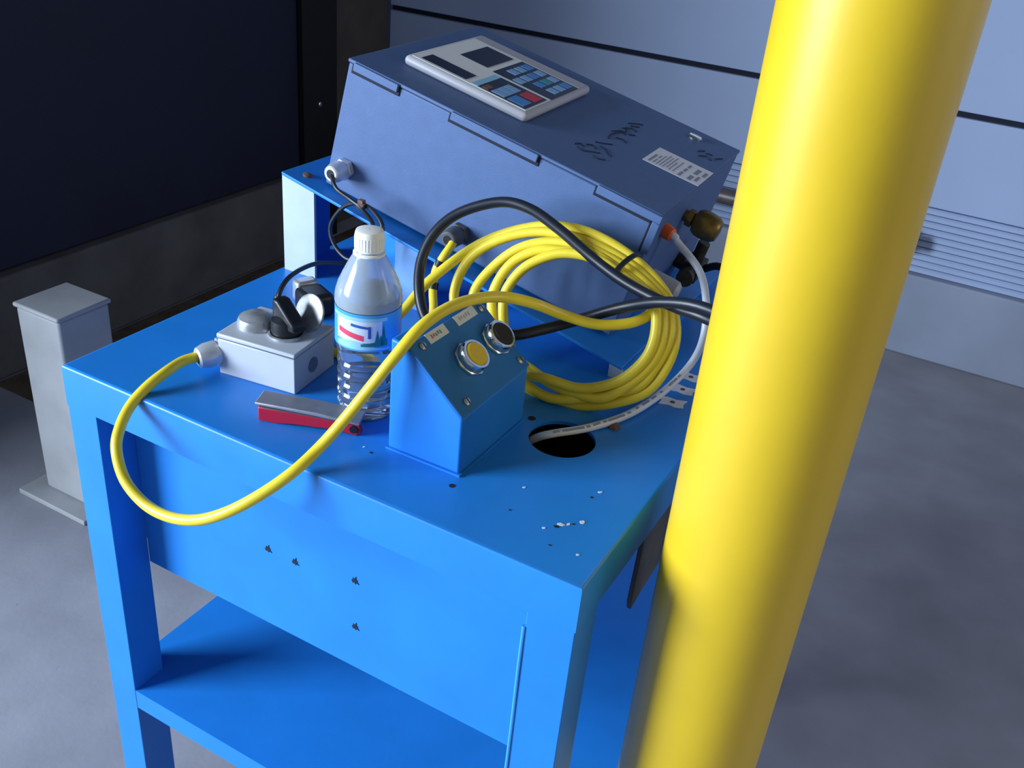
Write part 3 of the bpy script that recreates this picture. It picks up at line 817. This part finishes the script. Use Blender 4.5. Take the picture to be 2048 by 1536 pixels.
B1 = [(-0.2500, 0.2120, 0.8360), (-0.2773, 0.2140, 0.8561), (-0.3039, 0.2250, 0.8637), (-0.3227, 0.2400, 0.8846), (-0.3341, 0.2600, 0.9100), (-0.3299, 0.2780, 0.9376), (-0.3101, 0.2950, 0.9607), (-0.2693, 0.3080, 0.9791), (-0.2340, 0.3100, 0.9795), (-0.1959, 0.3080, 0.9665), (-0.1561, 0.3020, 0.9501), (-0.1161, 0.2920, 0.9391), (-0.0789, 0.2830, 0.9344), (-0.0440, 0.2750, 0.9337), (-0.0103, 0.2650, 0.9361), (.05, .262, .925), (.088, .268, .885), (.105, .283, .80), (.108, .30, .60), (.10, .305, .30), (.09, .30, .02)]
B2 = [(-0.2250, 0.2110, 0.8420), (-0.2059, 0.2140, 0.8755), (-0.1866, 0.2200, 0.8821), (-0.1644, 0.2420, 0.8885), (-0.1428, 0.2690, 0.8946), (-0.1021, 0.2760, 0.9176), (-0.0594, 0.2680, 0.9387), (-0.0120, 0.2560, 0.9502), (.05, .248, .940), (.080, .252, .90), (.091, .268, .80), (.094, .285, .60), (.085, .29, .30), (.075, .285, .02)]
t = thing('black_cable', 'thick black cable arching over the yellow coil and running behind the pole', 'cable', (.09, .29, 0))
build('cable_jacket', MB().tube(B1[1:], .0058, 14, 6), 'black_cable', t)
build('cable_jacket', MB().tube([B1[1], B1[0], (-.236, .2095, .836)] + B2[:], .0058, 14, 6), 'black_cable', t)

T1 = [(0.0045 - .150 , .43, .9)]
tube_pts = [tuple(E @ Vector((.004, .042, .128))), tuple(E @ Vector((.016, .039, .128))), (-0.1080, 0.4300, 0.9420), (-0.0733, 0.4200, 0.9195), (-0.0536, 0.4000, 0.8960), (-0.0428, 0.3800, 0.8644), (-0.0500, 0.3800, 0.8280), (-0.0615, 0.3367, 0.8080), (-0.0749, 0.2706, 0.8052), (-0.0980, 0.2216, 0.8042), (-0.1265, 0.1956, 0.7990), (-0.1440, 0.1930, 0.7880), (-.158, .193, .772), (-.163, .195, .74)]
t = thing('white_air_tube', 'thin white air tube curving from the orange fitting into the round bench hole', 'tube', tube_pts[8])
tj = build('tube_wall', MB().tube(tube_pts, .0042, 14, 6), 'tube', t)
cam_p = Vector(camera.matrix_world.translation)
for a, b, f0, n in ((7, 8, .1, 4), (8, 9, .0, 5), (9, 10, .0, 5), (6, 7, .5, 3)):
    pa, pb_ = Vector(tube_pts[a]), Vector(tube_pts[b])
    pm, pn_ = Vector(tube_pts[a - 1]), Vector(tube_pts[b + 1])
    for k in range(n):
        q = f0 + (1 - f0) * (k + .3) / n
        c = 0.5 * (2 * pa + (pb_ - pm) * q + (2 * pm - 5 * pa + 4 * pb_ - pn_) * q * q + (3 * pa - pm - 3 * pb_ + pn_) * q ** 3)
        d = (pb_ - pa).normalized()
        nn = Vector((.15, -.65, .75))
        nn = (nn - d * nn.dot(d)).normalized()
        x_ = Matrix.Translation(c) @ Matrix((d, nn.cross(d), nn)).transposed().to_4x4()
        ln = .0022 + .0022 * ((k * 7) % 3)
        build('print_mark', MB(x_).box(-ln, ln, -.0012, .0011, .0036, .0044), 'ink', tj, smooth=False)
